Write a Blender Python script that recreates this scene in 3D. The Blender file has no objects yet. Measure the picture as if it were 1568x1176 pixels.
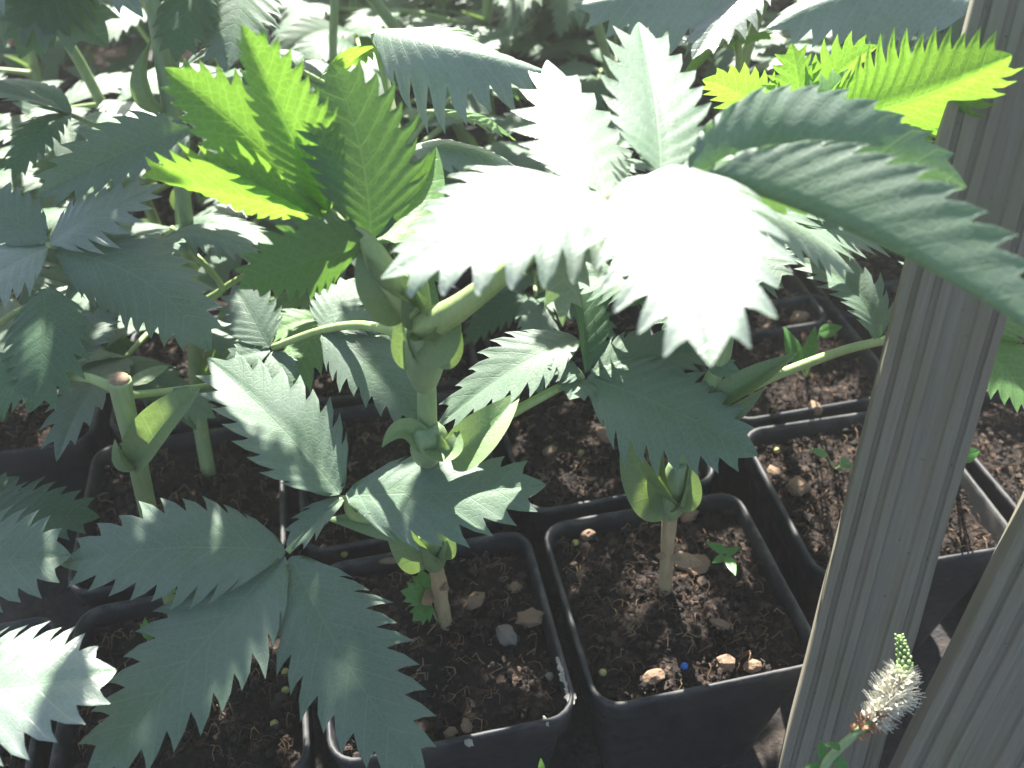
import bpy, bmesh, math, random
from mathutils import Vector, Matrix, noise

scene = bpy.context.scene
R_ = math.radians
rnd = random.Random(7)

# ------------------------------------------------------------------ camera
FPX = 1400.0                       # focal length in photograph pixels (1568 wide)
PITCH, ROLL, CAM_Z = R_(40.5), R_(-2.6), 0.40
cam_data = bpy.data.cameras.new('camera')
cam_data.sensor_width = 36.0
cam_data.lens = 36.0 * FPX / 1568.0
cam_data.clip_start = 0.01
cam_data.clip_end = 500
cam_data.dof.use_dof = True
cam_data.dof.focus_distance = 0.315
cam_data.dof.aperture_fstop = 12.0
cam = bpy.data.objects.new('camera', cam_data)
scene.collection.objects.link(cam)
cF = Vector((0, math.cos(PITCH), -math.sin(PITCH)))
cU = Vector((0, math.sin(PITCH), math.cos(PITCH)))
cR = Vector((1, 0, 0))
cr, sr = math.cos(-ROLL), math.sin(-ROLL)
# image x axis and image y axis (down) expressed in the unrolled frame
ix = cR * cr - cU * sr
iy = -cR * sr - cU * cr
rot = Matrix((ix, -iy, -cF)).transposed()
cam.matrix_world = Matrix.Translation((0, 0, CAM_Z)) @ rot.to_4x4()
scene.camera = cam
cC = Vector((0, 0, CAM_Z))

def ray(px, py):
    return cF + ix * ((px - 784) / FPX) + iy * ((py - 588) / FPX)
def at(px, py, d):
    """point of the place seen at a photograph pixel, d metres along the view axis"""
    return cC + ray(px, py) * d
def onz(px, py, z):
    r = ray(px, py)
    return cC + r * ((z - CAM_Z) / r.z)

# ------------------------------------------------------------------ sky, sun, exposure
SUN_EL, SUN_AZ = R_(43), R_(-5)          # azimuth measured from +Y towards +X
sun_dir = Vector((math.sin(SUN_AZ) * math.cos(SUN_EL), math.cos(SUN_AZ) * math.cos(SUN_EL), math.sin(SUN_EL)))
world = bpy.data.worlds.new('World')
scene.world = world
world.use_nodes = True
wn = world.node_tree
bg = wn.nodes['Background']
sky = wn.nodes.new('ShaderNodeTexSky')
sky.sky_type = 'NISHITA'
sky.sun_disc = False
sky.sun_elevation = SUN_EL
sky.sun_rotation = SUN_AZ
sky.dust_density = 1.6
sky.ozone_density = 0.7
wn.links.new(sky.outputs['Color'], bg.inputs['Color'])
bg.inputs['Strength'].default_value = 0.05
sl = bpy.data.lights.new('sun', 'SUN')
sl.energy = 5.0
sl.angle = R_(0.5)
sl.color = (1.0, 0.95, 0.87)
so = bpy.data.objects.new('sun', sl)
scene.collection.objects.link(so)
so.rotation_euler = (-sun_dir).to_track_quat('-Z', 'Y').to_euler()
so.location = (0, 2, 3)
vs = scene.view_settings
vs.view_transform = 'Standard'
vs.look = 'None'
vs.gamma = 1.0
vs.use_curve_mapping = False
vs.exposure = 2.4
scene.cycles.max_bounces = 8
scene.cycles.diffuse_bounces = 4
scene.cycles.transmission_bounces = 6
scene.cycles.use_denoising = True
scene.cycles.sample_clamp_indirect = 8.0

# ------------------------------------------------------------------ object helpers
COL = scene.collection
def tag(o, label=None, cat=None, group=None, kind=None):
    if label: o['label'] = label
    if cat: o['category'] = cat
    if group: o['group'] = group
    if kind: o['kind'] = kind
    return o
def empty(name, loc=(0, 0, 0)):
    o = bpy.data.objects.new(name, None)
    o.empty_display_size = 0.01
    o.location = loc
    COL.objects.link(o)
    return o
def link(name, me, mat, parent=None):
    o = bpy.data.objects.new(name, me)
    if mat is not None and not me.materials:
        me.materials.append(mat)
    COL.objects.link(o)
    if parent is not None:
        o.parent = parent
    return o
def mesh(name, verts, faces, smooth=True, uvs=None):
    me = bpy.data.meshes.new(name)
    me.from_pydata([tuple(v) for v in verts], [], faces)
    if smooth:
        me.polygons.foreach_set('use_smooth', [True] * len(me.polygons))
    if uvs is not None:
        lay = me.uv_layers.new(name='leaf')
        vi = [0] * len(me.loops)
        me.loops.foreach_get('vertex_index', vi)
        flat = []
        for i in vi:
            flat += uvs[i]
        lay.data.foreach_set('uv', flat)
    me.update()
    return me
def copy_tree(o, parent=None):
    c = o.copy()
    COL.objects.link(c)
    c.parent = parent
    for ch in list(o.children):
        copy_tree(ch, c)
    return c

# ------------------------------------------------------------------ materials
def newmat(name):
    m = bpy.data.materials.new(name)
    m.use_nodes = True
    nt = m.node_tree
    nt.nodes.clear()
    out = nt.nodes.new('ShaderNodeOutputMaterial')
    return m, nt, out
def N(nt, typ, **kw):
    n = nt.nodes.new(typ)
    for k, v in kw.items():
        setattr(n, k, v)
    return n
def math_(nt, op, a, b=None, clamp=False):
    n = nt.nodes.new('ShaderNodeMath')
    n.operation = op
    n.use_clamp = clamp
    for i, v in enumerate((a, b)):
        if v is None: continue
        if isinstance(v, (int, float)): n.inputs[i].default_value = v
        else: nt.links.new(v, n.inputs[i])
    return n.outputs[0]
def mixc(nt, fac, a, b, mode='MIX'):
    n = nt.nodes.new('ShaderNodeMix')
    n.data_type = 'RGBA'
    n.blend_type = mode
    for sock, v in ((n.inputs[0], fac), (n.inputs[6], a), (n.inputs[7], b)):
        if isinstance(v, (int, float)): sock.default_value = v
        elif isinstance(v, tuple): sock.default_value = (*v, 1)
        else: nt.links.new(v, sock)
    return n.outputs[2]
def ramp(nt, src, stops):
    n = nt.nodes.new('ShaderNodeValToRGB')
    e = n.color_ramp.elements
    while len(e) < len(stops): e.new(0.5)
    for el, (p, c) in zip(e, stops):
        el.position = p
        el.color = (*c, 1) if isinstance(c, tuple) else (c, c, c, 1)
    nt.links.new(src, n.inputs[0])
    return n.outputs[0]
def noise_(nt, vec, scale, detail=3, rough=0.55):
    n = nt.nodes.new('ShaderNodeTexNoise')
    n.inputs['Scale'].default_value = scale
    n.inputs['Detail'].default_value = detail
    n.inputs['Roughness'].default_value = rough
    if vec is not None: nt.links.new(vec, n.inputs['Vector'])
    return n.outputs['Fac']

def leaf_mat(name, upper, under, vein, trans, tfac, rough=0.42, spec=0.45, vein_fac=0.5):
    m, nt, out = newmat(name)
    L = nt.links.new
    uv = N(nt, 'ShaderNodeUVMap'); uv.uv_map = 'leaf'
    sep = N(nt, 'ShaderNodeSeparateXYZ'); L(uv.outputs[0], sep.inputs[0])
    geo = N(nt, 'ShaderNodeNewGeometry')
    tc = N(nt, 'ShaderNodeTexCoord')
    oi = N(nt, 'ShaderNodeObjectInfo')
    ax = math_(nt, 'ABSOLUTE', sep.outputs[0])
    fr = math_(nt, 'FRACT', sep.outputs[1])
    # lateral veins run into each tooth, thinning towards the margin
    d = math_(nt, 'ABSOLUTE', math_(nt, 'SUBTRACT', fr, 0.5))
    lw = math_(nt, 'SUBTRACT', 0.055, math_(nt, 'MULTIPLY', ax, 0.03))
    lat = math_(nt, 'SUBTRACT', 1.0, math_(nt, 'DIVIDE', d, lw), True)
    # secondary veins between
    d2 = math_(nt, 'ABSOLUTE', math_(nt, 'SUBTRACT', math_(nt, 'FRACT', math_(nt, 'MULTIPLY', sep.outputs[1], 2.0)), 0.97))
    lat2 = math_(nt, 'MULTIPLY', math_(nt, 'SUBTRACT', 1.0, math_(nt, 'DIVIDE', d2, 0.05), True), 0.45)
    mid = math_(nt, 'MULTIPLY', math_(nt, 'SUBTRACT', 1.0, math_(nt, 'DIVIDE', ax, 0.03), True), 0.8)
    vor = N(nt, 'ShaderNodeTexVoronoi'); vor.feature = 'DISTANCE_TO_EDGE'
    vor.inputs['Scale'].default_value = 420
    L(tc.outputs['Object'], vor.inputs['Vector'])
    net = math_(nt, 'MULTIPLY', math_(nt, 'SUBTRACT', 1.0, math_(nt, 'DIVIDE', vor.outputs['Distance'], 0.11), True), 0.4)
    veins = math_(nt, 'MAXIMUM', math_(nt, 'MAXIMUM', lat, lat2), math_(nt, 'MAXIMUM', mid, net), True)
    blot = noise_(nt, tc.outputs['Object'], 45, 4)
    fine = noise_(nt, tc.outputs['Object'], 900, 3, 0.7)
    # leaf to leaf variation
    hv = math_(nt, 'ADD', 0.86, math_(nt, 'MULTIPLY', oi.outputs['Random'], 0.28))
    bloom = noise_(nt, tc.outputs['Object'], 70, 3, 0.6)
    up = mixc(nt, ramp(nt, blot, ((0.3, 0.0), (0.72, 1.0))), tuple(c * 0.84 for c in upper), tuple(min(1, c * 1.18) for c in upper))
    near = math_(nt, 'SUBTRACT', 0.55, math_(nt, 'MULTIPLY', ax, 0.9), True)       # the waxy bloom is thinner along the midrib
    up = mixc(nt, math_(nt, 'MULTIPLY', math_(nt, 'ADD', ramp(nt, bloom, ((0.42, 0.0), (0.66, 0.75))), near), 0.62, True), up, (upper[0] * .62, upper[1] * .86, upper[2] * .58))
    un = mixc(nt, blot, tuple(c * 0.85 for c in under), tuple(c * 1.15 for c in under))
    base = mixc(nt, geo.outputs['Backfacing'], up, un)
    base = mixc(nt, ramp(nt, fine, ((0.35, 0.0), (0.7, 0.22))), base, tuple(min(1, c * 1.45 + 0.02) for c in upper))
    base = mixc(nt, math_(nt, 'MULTIPLY', veins, vein_fac), base, vein)
    hs = N(nt, 'ShaderNodeHueSaturation'); L(hv, hs.inputs['Value']); L(base, hs.inputs['Color'])
    bs = N(nt, 'ShaderNodeBsdfPrincipled')
    L(hs.outputs[0], bs.inputs['Base Color'])
    bs.inputs['Roughness'].default_value = rough
    L(ramp(nt, blot, ((0.25, rough - 0.07), (0.75, rough + 0.12))), bs.inputs['Roughness'])
    bs.inputs['Specular IOR Level'].default_value = spec
    tcol = mixc(nt, math_(nt, 'MULTIPLY', veins, 0.75), trans, tuple(min(1.0, c * 1.8 + 0.07) for c in trans))
    tcol = mixc(nt, ramp(nt, blot, ((0.25, 0.0), (0.8, 0.5))), tcol, tuple(c * 0.72 for c in trans))
    tr = N(nt, 'ShaderNodeBsdfTranslucent'); L(tcol, tr.inputs['Color'])
    mx = N(nt, 'ShaderNodeMixShader'); mx.inputs[0].default_value = tfac
    L(bs.outputs[0], mx.inputs[1]); L(tr.outputs[0], mx.inputs[2])
    hgt = math_(nt, 'ADD', math_(nt, 'MULTIPLY', veins, -0.6), math_(nt, 'MULTIPLY', fine, 0.35))
    bp = N(nt, 'ShaderNodeBump'); bp.inputs['Strength'].default_value = 0.35; bp.inputs['Distance'].default_value = 0.0005
    L(hgt, bp.inputs['Height']); L(bp.outputs[0], bs.inputs['Normal']); L(bp.outputs[0], tr.inputs['Normal'])
    L(mx.outputs[0], out.inputs['Surface'])
    return m

MAT = {}
MAT['leaf'] = leaf_mat('glaucous_leaf', (0.148, 0.203, 0.158), (0.115, 0.19, 0.10), (0.205, 0.265, 0.19), (0.13, 0.27, 0.04), 0.24, 0.52, 0.26)
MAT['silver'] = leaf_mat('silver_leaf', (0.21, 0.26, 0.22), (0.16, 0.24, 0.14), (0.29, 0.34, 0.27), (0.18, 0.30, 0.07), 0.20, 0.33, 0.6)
MAT['young'] = leaf_mat('young_leaf', (0.13, 0.26, 0.09), (0.10, 0.235, 0.05), (0.22, 0.36, 0.11), (0.20, 0.40, 0.03), 0.46, 0.42, 0.4, 0.6)
MAT['deep'] = leaf_mat('deep_green_leaf', (0.075, 0.14, 0.085), (0.07, 0.145, 0.06), (0.12, 0.20, 0.10), (0.12, 0.26, 0.03), 0.26, 0.52, 0.28)
MAT['stipule'] = leaf_mat('stipule_green', (0.165, 0.240, 0.120), (0.155, 0.23, 0.11), (0.20, 0.28, 0.15), (0.20, 0.31, 0.06), 0.26, 0.45, 0.4, 0.25)
MAT['weed'] = leaf_mat('weed_leaf', (0.07, 0.20, 0.045), (0.07, 0.18, 0.05), (0.11, 0.25, 0.07), (0.16, 0.36, 0.03), 0.3)

def stem_mat(name, c0, c1, rough=0.5):
    m, nt, out = newmat(name)
    L = nt.links.new
    tc = N(nt, 'ShaderNodeTexCoord')
    mp = N(nt, 'ShaderNodeMapping'); mp.inputs['Scale'].default_value = (1, 1, 0.12)
    L(tc.outputs['Object'], mp.inputs[0])
    n1 = noise_(nt, mp.outputs[0], 700, 4, 0.65)
    n2 = noise_(nt, tc.outputs['Object'], 90, 3)
    f = math_(nt, 'ADD', math_(nt, 'MULTIPLY', n1, 0.55), math_(nt, 'MULTIPLY', n2, 0.45))
    col = mixc(nt, ramp(nt, f, ((0.35, 0.0), (0.65, 1.0))), c0, c1)
    bs = N(nt, 'ShaderNodeBsdfPrincipled'); L(col, bs.inputs['Base Color'])
    bs.inputs['Roughness'].default_value = rough
    bs.inputs['Subsurface Weight'].default_value = 0.25
    bs.inputs['Subsurface Radius'].default_value = (0.6, 1.0, 0.2)
    bs.inputs['Subsurface Scale'].default_value = 0.002
    bp = N(nt, 'ShaderNodeBump'); bp.inputs['Strength'].default_value = 0.3; bp.inputs['Distance'].default_value = 0.0006
    L(n1, bp.inputs['Height']); L(bp.outputs[0], bs.inputs['Normal'])
    L(bs.outputs[0], out.inputs['Surface'])
    return m
MAT['stem'] = stem_mat('green_stem', (0.17, 0.26, 0.11), (0.25, 0.33, 0.16))
MAT['sheath'] = stem_mat('clasping_sheath', (0.155, 0.235, 0.110), (0.20, 0.285, 0.145))
MAT['petiole'] = stem_mat('petiole_green', (0.22, 0.32, 0.11), (0.32, 0.40, 0.17))
MAT['woody'] = stem_mat('tan_stem_base', (0.24, 0.19, 0.10), (0.38, 0.31, 0.19), 0.7)
MAT['husk'] = stem_mat('dry_husk', (0.16, 0.10, 0.055), (0.30, 0.22, 0.14), 0.85)

def soil_mat():
    m, nt, out = newmat('potting_soil')
    L = nt.links.new
    tc = N(nt, 'ShaderNodeTexCoord')
    n1 = noise_(nt, tc.outputs['Object'], 260, 6, 0.7)
    n2 = noise_(nt, tc.outputs['Object'], 55, 4, 0.6)
    vor = N(nt, 'ShaderNodeTexVoronoi'); vor.inputs['Scale'].default_value = 330
    L(tc.outputs['Object'], vor.inputs['Vector'])
    col = ramp(nt, n1, ((0.30, (0.009, 0.007, 0.0065)), (0.52, (0.020, 0.0155, 0.013)), (0.68, (0.042, 0.031, 0.025)), (0.82, (0.10, 0.072, 0.054))))
    col2 = mixc(nt, ramp(nt, n2, ((0.4, 0.0), (0.65, 0.6))), col, (0.026, 0.017, 0.014))
    sp = N(nt, 'ShaderNodeSeparateXYZ'); L(vor.outputs['Color'], sp.inputs[0])
    col3 = mixc(nt, ramp(nt, sp.outputs[0], ((0.86, 0.0), (0.93, 0.4))), col2, (0.14, 0.095, 0.065))
    bs = N(nt, 'ShaderNodeBsdfPrincipled'); L(col3, bs.inputs['Base Color'])
    bs.inputs['Roughness'].default_value = 0.95
    bs.inputs['Specular IOR Level'].default_value = 0.2
    h = math_(nt, 'ADD', n1, math_(nt, 'MULTIPLY', vor.outputs['Distance'], 0.6))
    bp = N(nt, 'ShaderNodeBump'); bp.inputs['Strength'].default_value = 0.9; bp.inputs['Distance'].default_value = 0.002
    L(h, bp.inputs['Height']); L(bp.outputs[0], bs.inputs['Normal'])
    L(bs.outputs[0], out.inputs['Surface'])
    return m
MAT['soil'] = soil_mat()

def chunk_mat(name, stops, rough=0.9, scale=180):
    m, nt, out = newmat(name)
    L = nt.links.new
    geo = N(nt, 'ShaderNodeNewGeometry')
    tc = N(nt, 'ShaderNodeTexCoord')
    r = math_(nt, 'ADD', math_(nt, 'MULTIPLY', geo.outputs['Random Per Island'], 0.75), math_(nt, 'MULTIPLY', noise_(nt, tc.outputs['Object'], scale, 4, 0.7), 0.25))
    col = ramp(nt, r, stops)
    bs = N(nt, 'ShaderNodeBsdfPrincipled'); L(col, bs.inputs['Base Color'])
    bs.inputs['Roughness'].default_value = rough
    bs.inputs['Specular IOR Level'].default_value = 0.25
    bp = N(nt, 'ShaderNodeBump'); bp.inputs['Strength'].default_value = 0.6; bp.inputs['Distance'].default_value = 0.001
    L(noise_(nt, tc.outputs['Object'], 1200, 3), bp.inputs['Height']); L(bp.outputs[0], bs.inputs['Normal'])
    L(bs.outputs[0], out.inputs['Surface'])
    return m
MAT['crumb'] = chunk_mat('soil_crumbs', ((0.1, (0.011, 0.009, 0.008)), (0.5, (0.020, 0.0155, 0.013)), (0.8, (0.040, 0.030, 0.024)), (0.96, (0.12, 0.085, 0.063))))
MAT['bark'] = chunk_mat('bark_chip', ((0.1, (0.07, 0.045, 0.030)), (0.6, (0.13, 0.086, 0.056)), (0.95, (0.23, 0.16, 0.11))))
MAT['stone'] = chunk_mat('grey_stone', ((0.1, (0.08, 0.072, 0.062)), (0.9, (0.17, 0.155, 0.135))))
MAT['fibre'] = chunk_mat('coir_fibre', ((0.1, (0.06, 0.035, 0.022)), (0.6, (0.15, 0.09, 0.055)), (0.95, (0.33, 0.24, 0.15))))
def plain(name, col, rough=0.5, spec=0.4):
    m, nt, out = newmat(name)
    tc = N(nt, 'ShaderNodeTexCoord')
    c = mixc(nt, noise_(nt, tc.outputs['Object'], 400, 3), tuple(x * 0.75 for x in col), tuple(min(1, x * 1.2) for x in col))
    bs = N(nt, 'ShaderNodeBsdfPrincipled'); nt.links.new(c, bs.inputs['Base Color'])
    bs.inputs['Roughness'].default_value = rough
    bs.inputs['Specular IOR Level'].default_value = spec
    nt.links.new(bs.outputs[0], out.inputs['Surface'])
    return m
MAT['pellet'] = plain('fertiliser_pellet', (0.36, 0.34, 0.12), 0.35)
MAT['blue'] = plain('blue_grain', (0.02, 0.13, 0.45), 0.4)
MAT['petal'] = plain('cream_petal', (0.60, 0.58, 0.48), 0.6)
MAT['bud'] = plain('green_bud', (0.20, 0.30, 0.11), 0.5)
MAT['faded'] = plain('faded_floret', (0.30, 0.15, 0.08), 0.8)
MAT['crust'] = plain('lime_crust', (0.30, 0.285, 0.25), 0.95)

def plastic():
    m, nt, out = newmat('black_pot_plastic')
    L = nt.links.new
    tc = N(nt, 'ShaderNodeTexCoord')
    n1 = noise_(nt, tc.outputs['Object'], 120, 5, 0.7)
    n2 = noise_(nt, tc.outputs['Object'], 28, 3)
    sp = N(nt, 'ShaderNodeSeparateXYZ'); L(tc.outputs['Object'], sp.inputs[0])
    edge = math_(nt, 'MULTIPLY', math_(nt, 'SUBTRACT', sp.outputs[2], 0.082), 110, True)
    dust = math_(nt, 'MULTIPLY', ramp(nt, n1, ((0.45, 0.0), (0.75, 1.0))), math_(nt, 'ADD', 0.10, math_(nt, 'MULTIPLY', edge, 0.62)))
    col = mixc(nt, dust, (0.011, 0.013, 0.017), (0.14, 0.135, 0.125))
    col = mixc(nt, ramp(nt, n2, ((0.55, 0.0), (0.8, 0.12))), col, (0.10, 0.085, 0.065))
    bs = N(nt, 'ShaderNodeBsdfPrincipled'); L(col, bs.inputs['Base Color'])
    L(ramp(nt, n1, ((0.3, 0.50), (0.7, 0.75))), bs.inputs['Roughness'])
    bp = N(nt, 'ShaderNodeBump'); bp.inputs['Strength'].default_value = 0.15; bp.inputs['Distance'].default_value = 0.0006
    L(n1, bp.inputs['Height']); L(bp.outputs[0], bs.inputs['Normal'])
    L(bs.outputs[0], out.inputs['Surface'])
    return m
MAT['plastic'] = plastic()

def wood():
    m, nt, out = newmat('weathered_grey_wood')
    L = nt.links.new
    tc = N(nt, 'ShaderNodeTexCoord')
    mp = N(nt, 'ShaderNodeMapping'); mp.inputs['Scale'].default_value = (1, 1, 0.03)
    L(tc.outputs['Object'], mp.inputs[0])
    g = noise_(nt, mp.outputs[0], 850, 6, 0.7)
    mp2 = N(nt, 'ShaderNodeMapping'); mp2.inputs['Scale'].default_value = (1, 1, 0.08)
    L(tc.outputs['Object'], mp2.inputs[0])
    g2 = noise_(nt, mp2.outputs[0], 130, 4, 0.6)
    blot = noise_(nt, tc.outputs['Object'], 30, 5, 0.65)
    col = ramp(nt, g, ((0.25, (0.150, 0.134, 0.102)), (0.5, (0.190, 0.176, 0.141)), (0.78, (0.235, 0.221, 0.185))))
    col = mixc(nt, ramp(nt, g2, ((0.35, 0.0), (0.7, 0.55))), col, (0.155, 0.135, 0.09))
    col = mixc(nt, ramp(nt, blot, ((0.5, 0.0), (0.72, 0.55))), col, (0.135, 0.155, 0.075))   # algae
    spk = noise_(nt, tc.outputs['Object'], 520, 2, 0.5)
    col = mixc(nt, ramp(nt, spk, ((0.70, 0.0), (0.76, 0.6))), col, (0.055, 0.045, 0.035))
    bs = N(nt, 'ShaderNodeBsdfPrincipled'); L(col, bs.inputs['Base Color'])
    bs.inputs['Roughness'].default_value = 0.8
    bs.inputs['Specular IOR Level'].default_value = 0.3
    bp = N(nt, 'ShaderNodeBump'); bp.inputs['Strength'].default_value = 0.6; bp.inputs['Distance'].default_value = 0.0008
    L(g, bp.inputs['Height']); L(bp.outputs[0], bs.inputs['Normal'])
    L(bs.outputs[0], out.inputs['Surface'])
    return m
MAT['wood'] = wood()

def ground_mat():
    m, nt, out = newmat('dark_ground_fabric')
    L = nt.links.new
    tc = N(nt, 'ShaderNodeTexCoord')
    n1 = noise_(nt, tc.outputs['Object'], 60, 6, 0.7)
    n2 = noise_(nt, tc.outputs['Object'], 400, 4, 0.7)
    col = mixc(nt, ramp(nt, n1, ((0.4, 0.0), (0.7, 0.8))), (0.018, 0.018, 0.020), (0.075, 0.055, 0.040))
    col = mixc(nt, ramp(nt, n2, ((0.55, 0.0), (0.75, 0.5))), col, (0.14, 0.11, 0.08))
    bs = N(nt, 'ShaderNodeBsdfPrincipled'); L(col, bs.inputs['Base Color'])
    bs.inputs['Roughness'].default_value = 0.9
    bp = N(nt, 'ShaderNodeBump'); bp.inputs['Distance'].default_value = 0.003
    L(n2, bp.inputs['Height']); L(bp.outputs[0], bs.inputs['Normal'])
    L(bs.outputs[0], out.inputs['Surface'])
    return m
MAT['ground'] = ground_mat()

# ------------------------------------------------------------------ ground
g = link('ground', mesh('ground', [(-30, -30, 0), (30, -30, 0), (30, 30, 0), (-30, 30, 0)], [(0, 1, 2, 3)], False), MAT['ground'])
tag(g, 'dark woven ground cloth under the pots', 'ground', kind='structure')

# ------------------------------------------------------------------ pots
POT_S, POT_H, YAW = 0.092, 0.09, R_(10)
e1 = Vector((math.cos(YAW), math.sin(YAW), 0))
e2 = Vector((-math.sin(YAW), math.cos(YAW), 0))
def rsq(h, r, n=5):
    pts = []
    for q, (sx, sy) in enumerate(((1, 1), (-1, 1), (-1, -1), (1, -1))):
        for i in range(n + 1):
            a = q * math.pi / 2 + i / n * math.pi / 2
            pts.append((sx * (h - r) + r * math.cos(a), sy * (h - r) + r * math.sin(a)))
    return pts
def pot_mesh():
    h = POT_S / 2
    prof = [(0.000, h * 0.74, .010), (0.003, h * 0.75, .010), (0.072, h * 0.925, .010), (0.0735, h * 0.955, .010),
            (0.0745, h * 0.965, .010), (0.0865, h * 0.992, .0105), (0.0890, h * 1.0, .011), (0.0900, h * 0.99, .0105), (0.0903, h * 0.972, .010),
            (0.0898, h * 0.955, .0095), (0.0880, h * 0.945, .009), (0.060, h * 0.87, .008)]
    vs_, fs = [], []
    n = 24
    for z, hh, r in prof:
        for x, y in rsq(hh, r):
            j = 0.0004 * noise.noise(Vector((x * 60, y * 60, z * 40)))
            vs_.append((x * (1 + j * 20), y * (1 + j * 20), z))
    for k in range(len(prof) - 1):
        for i in range(n):
            fs.append((k * n + i, k * n + (i + 1) % n, (k + 1) * n + (i + 1) % n, (k + 1) * n + i))
    fs.append(tuple(reversed(range(n))))
    return mesh('pot_wall', vs_, fs)
POT_ME = pot_mesh()
POT_ME.materials.append(MAT['plastic'])
def soil_mesh(seed, n=56, level=0.0825):
    h = POT_S / 2 * 0.93
    off = Vector((seed * 3.7, seed * 1.3, 0))
    vs_, fs = [], []
    for j in range(n + 1):
        for i in range(n + 1):
            x, y = (i / n * 2 - 1), (j / n * 2 - 1)
            p = Vector((x * h, y * h, 0))
            z = level + 0.004 * noise.noise(p * 30 + off) + 0.0032 * noise.noise(p * 110 + off) + 0.0022 * abs(noise.noise(p * 320 + off))
            e = max(abs(x), abs(y))
            z -= 0.003 * max(0, e - 0.8) / 0.2
            vs_.append((p.x, p.y, z))
    for j in range(n):
        for i in range(n):
            a = j * (n + 1) + i
            fs.append((a, a + 1, a + n + 2, a + n + 1))
    return mesh('soil', vs_, fs)
ICO = None
def ico():
    global ICO
    if ICO is None:
        bm = bmesh.new()
        bmesh.ops.create_icosphere(bm, subdivisions=1, radius=1)
        ICO = ([v.co.copy() for v in bm.verts], [tuple(v.index for v in f.verts) for f in bm.faces])
        bm.free()
    return ICO
def chunks(r, count, half, level, smin, smax):
    V, Fc = ico()
    vs_, fs = [], []
    for _ in range(count):
        c = Vector((r.uniform(-half, half), r.uniform(-half, half), level + r.uniform(-0.001, 0.0028)))
        s = smin + (smax - smin) * r.random() ** 3
        sc = Vector((s * r.uniform(.6, 1.5), s * r.uniform(.6, 1.3), s * r.uniform(.45, .9)))
        q = Matrix.Rotation(r.uniform(0, 6.28), 3, 'Z') @ Matrix.Rotation(r.uniform(-.7, .7), 3, 'X')
        b = len(vs_)
        for v in V:
            k = r.uniform(.7, 1.2)
            vs_.append(c + q @ Vector((v.x * sc.x * k, v.y * sc.y * k, v.z * sc.z * k)))
        fs += [(b + i, b + j, b + k) for i, j, k in Fc]
    return vs_, fs
def fibres(r, count, half, level):
    vs_, fs = [], []
    for _ in range(count):
        c = Vector((r.uniform(-half, half), r.uniform(-half, half), level + r.uniform(.001, .004)))
        a = r.uniform(0, 6.28); l = r.uniform(.002, .007); w = r.uniform(.00012, .0004)
        d = Vector((math.cos(a), math.sin(a), r.uniform(-.25, .5))); s = Vector((-math.sin(a), math.cos(a), 0)) * w
        b = len(vs_)
        for k in range(4):
            t = k / 3 - .5
            p = c + d * l * t + Vector((0, 0, 1)) * (-.0022 * (2 * t) ** 2) * (l / .006) + s * 6 * math.sin(t * 5 + a)
            vs_ += [p - s, p + s, p + Vector((0, 0, w * 1.6))]
        for k in range(3):
            o = b + k * 3
            fs += [(o, o + 3, o + 4, o + 1), (o + 1, o + 4, o + 5, o + 2), (o + 2, o + 5, o + 3, o)]
    return vs_, fs
SOIL_NEAR, CRUMB, FIB = [], [], []
for sd in range(4):
    r = random.Random(100 + sd)
    SOIL_NEAR.append(soil_mesh(sd + 1))
    SOIL_NEAR[-1].materials.append(MAT['soil'])
    v1, f1 = chunks(r, 1100, POT_S / 2 * .88, .0835, .0004, .0021)
    CRUMB.append(mesh('soil_crumbs', v1, f1, False)); CRUMB[-1].materials.append(MAT['crumb'])
    v1, f1 = fibres(r, 260, POT_S / 2 * .86, .084)
    FIB.append(mesh('fibre', v1, f1, False)); FIB[-1].materials.append(MAT['fibre'])
pot_count = 0
def pot(cx, cy, label, group='square black nursery pots set out in rows', tilt=0):
    global pot_count
    o = link('plant_pot', POT_ME, None)
    o.location = (cx, cy, 0.001)
    o.rotation_euler = (0, 0, YAW + tilt)
    tag(o, label, 'plant pot', group)
    k = pot_count % 4
    s = link('soil', SOIL_NEAR[k], None, o)
    s.rotation_euler.z = (pot_count // 4) * math.pi / 2
    c = link('soil_crumbs', CRUMB[k], None, o); c['kind'] = 'stuff'
    c.rotation_euler.z = (pot_count // 4 + 1) * math.pi / 2
    f = link('root_fibres', FIB[k], None, o); f['kind'] = 'stuff'
    f.rotation_euler.z = (pot_count // 4 + 2) * math.pi / 2
    pot_count += 1
    return o
Bc = Vector((.0625, .2285, 0)); Ac = Bc - e1 * .0975
POTS = {}
POTS['B'] = pot(Bc.x, Bc.y, 'right front square black pot, tiny weed in its soil')
POTS['A'] = pot(Ac.x, Ac.y, 'square black pot with lime crust on its right rim, below the middle plant')
POTS['C'] = pot(.041, .325, 'square black pot right behind the two front pots, under the dark hanging leaf')
POTS['D'] = pot(.161, .281, 'square black pot half hidden by the nearer wooden slat', tilt=-.03)
POTS['E'] = pot(.145, .378, 'square black pot crossed by the pale leaf stalk that runs behind the slat')
POTS['A2'] = pot((Ac - e1 * .098).x, (Ac - e1 * .098).y, 'square black pot under the spread hand of grey-green leaflets')
POTS['C2'] = pot(-.057, .308, 'square black pot behind the middle plant with sunlit crumbs of soil')
POTS['C3'] = pot(-.154, .291, 'square black pot holding the tall pale stem at the left')
POTS['A3'] = pot((Ac - e1 * .196).x, (Ac - e1 * .196).y, 'square black pot under the sunlit leaf in the bottom left corner')
POTS['D2'] = pot(.258, .298, 'square black pot seen between the two wooden slats')
POTS['E2'] = pot(.243, .396, 'square black pot behind the slats at the right edge')

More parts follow.
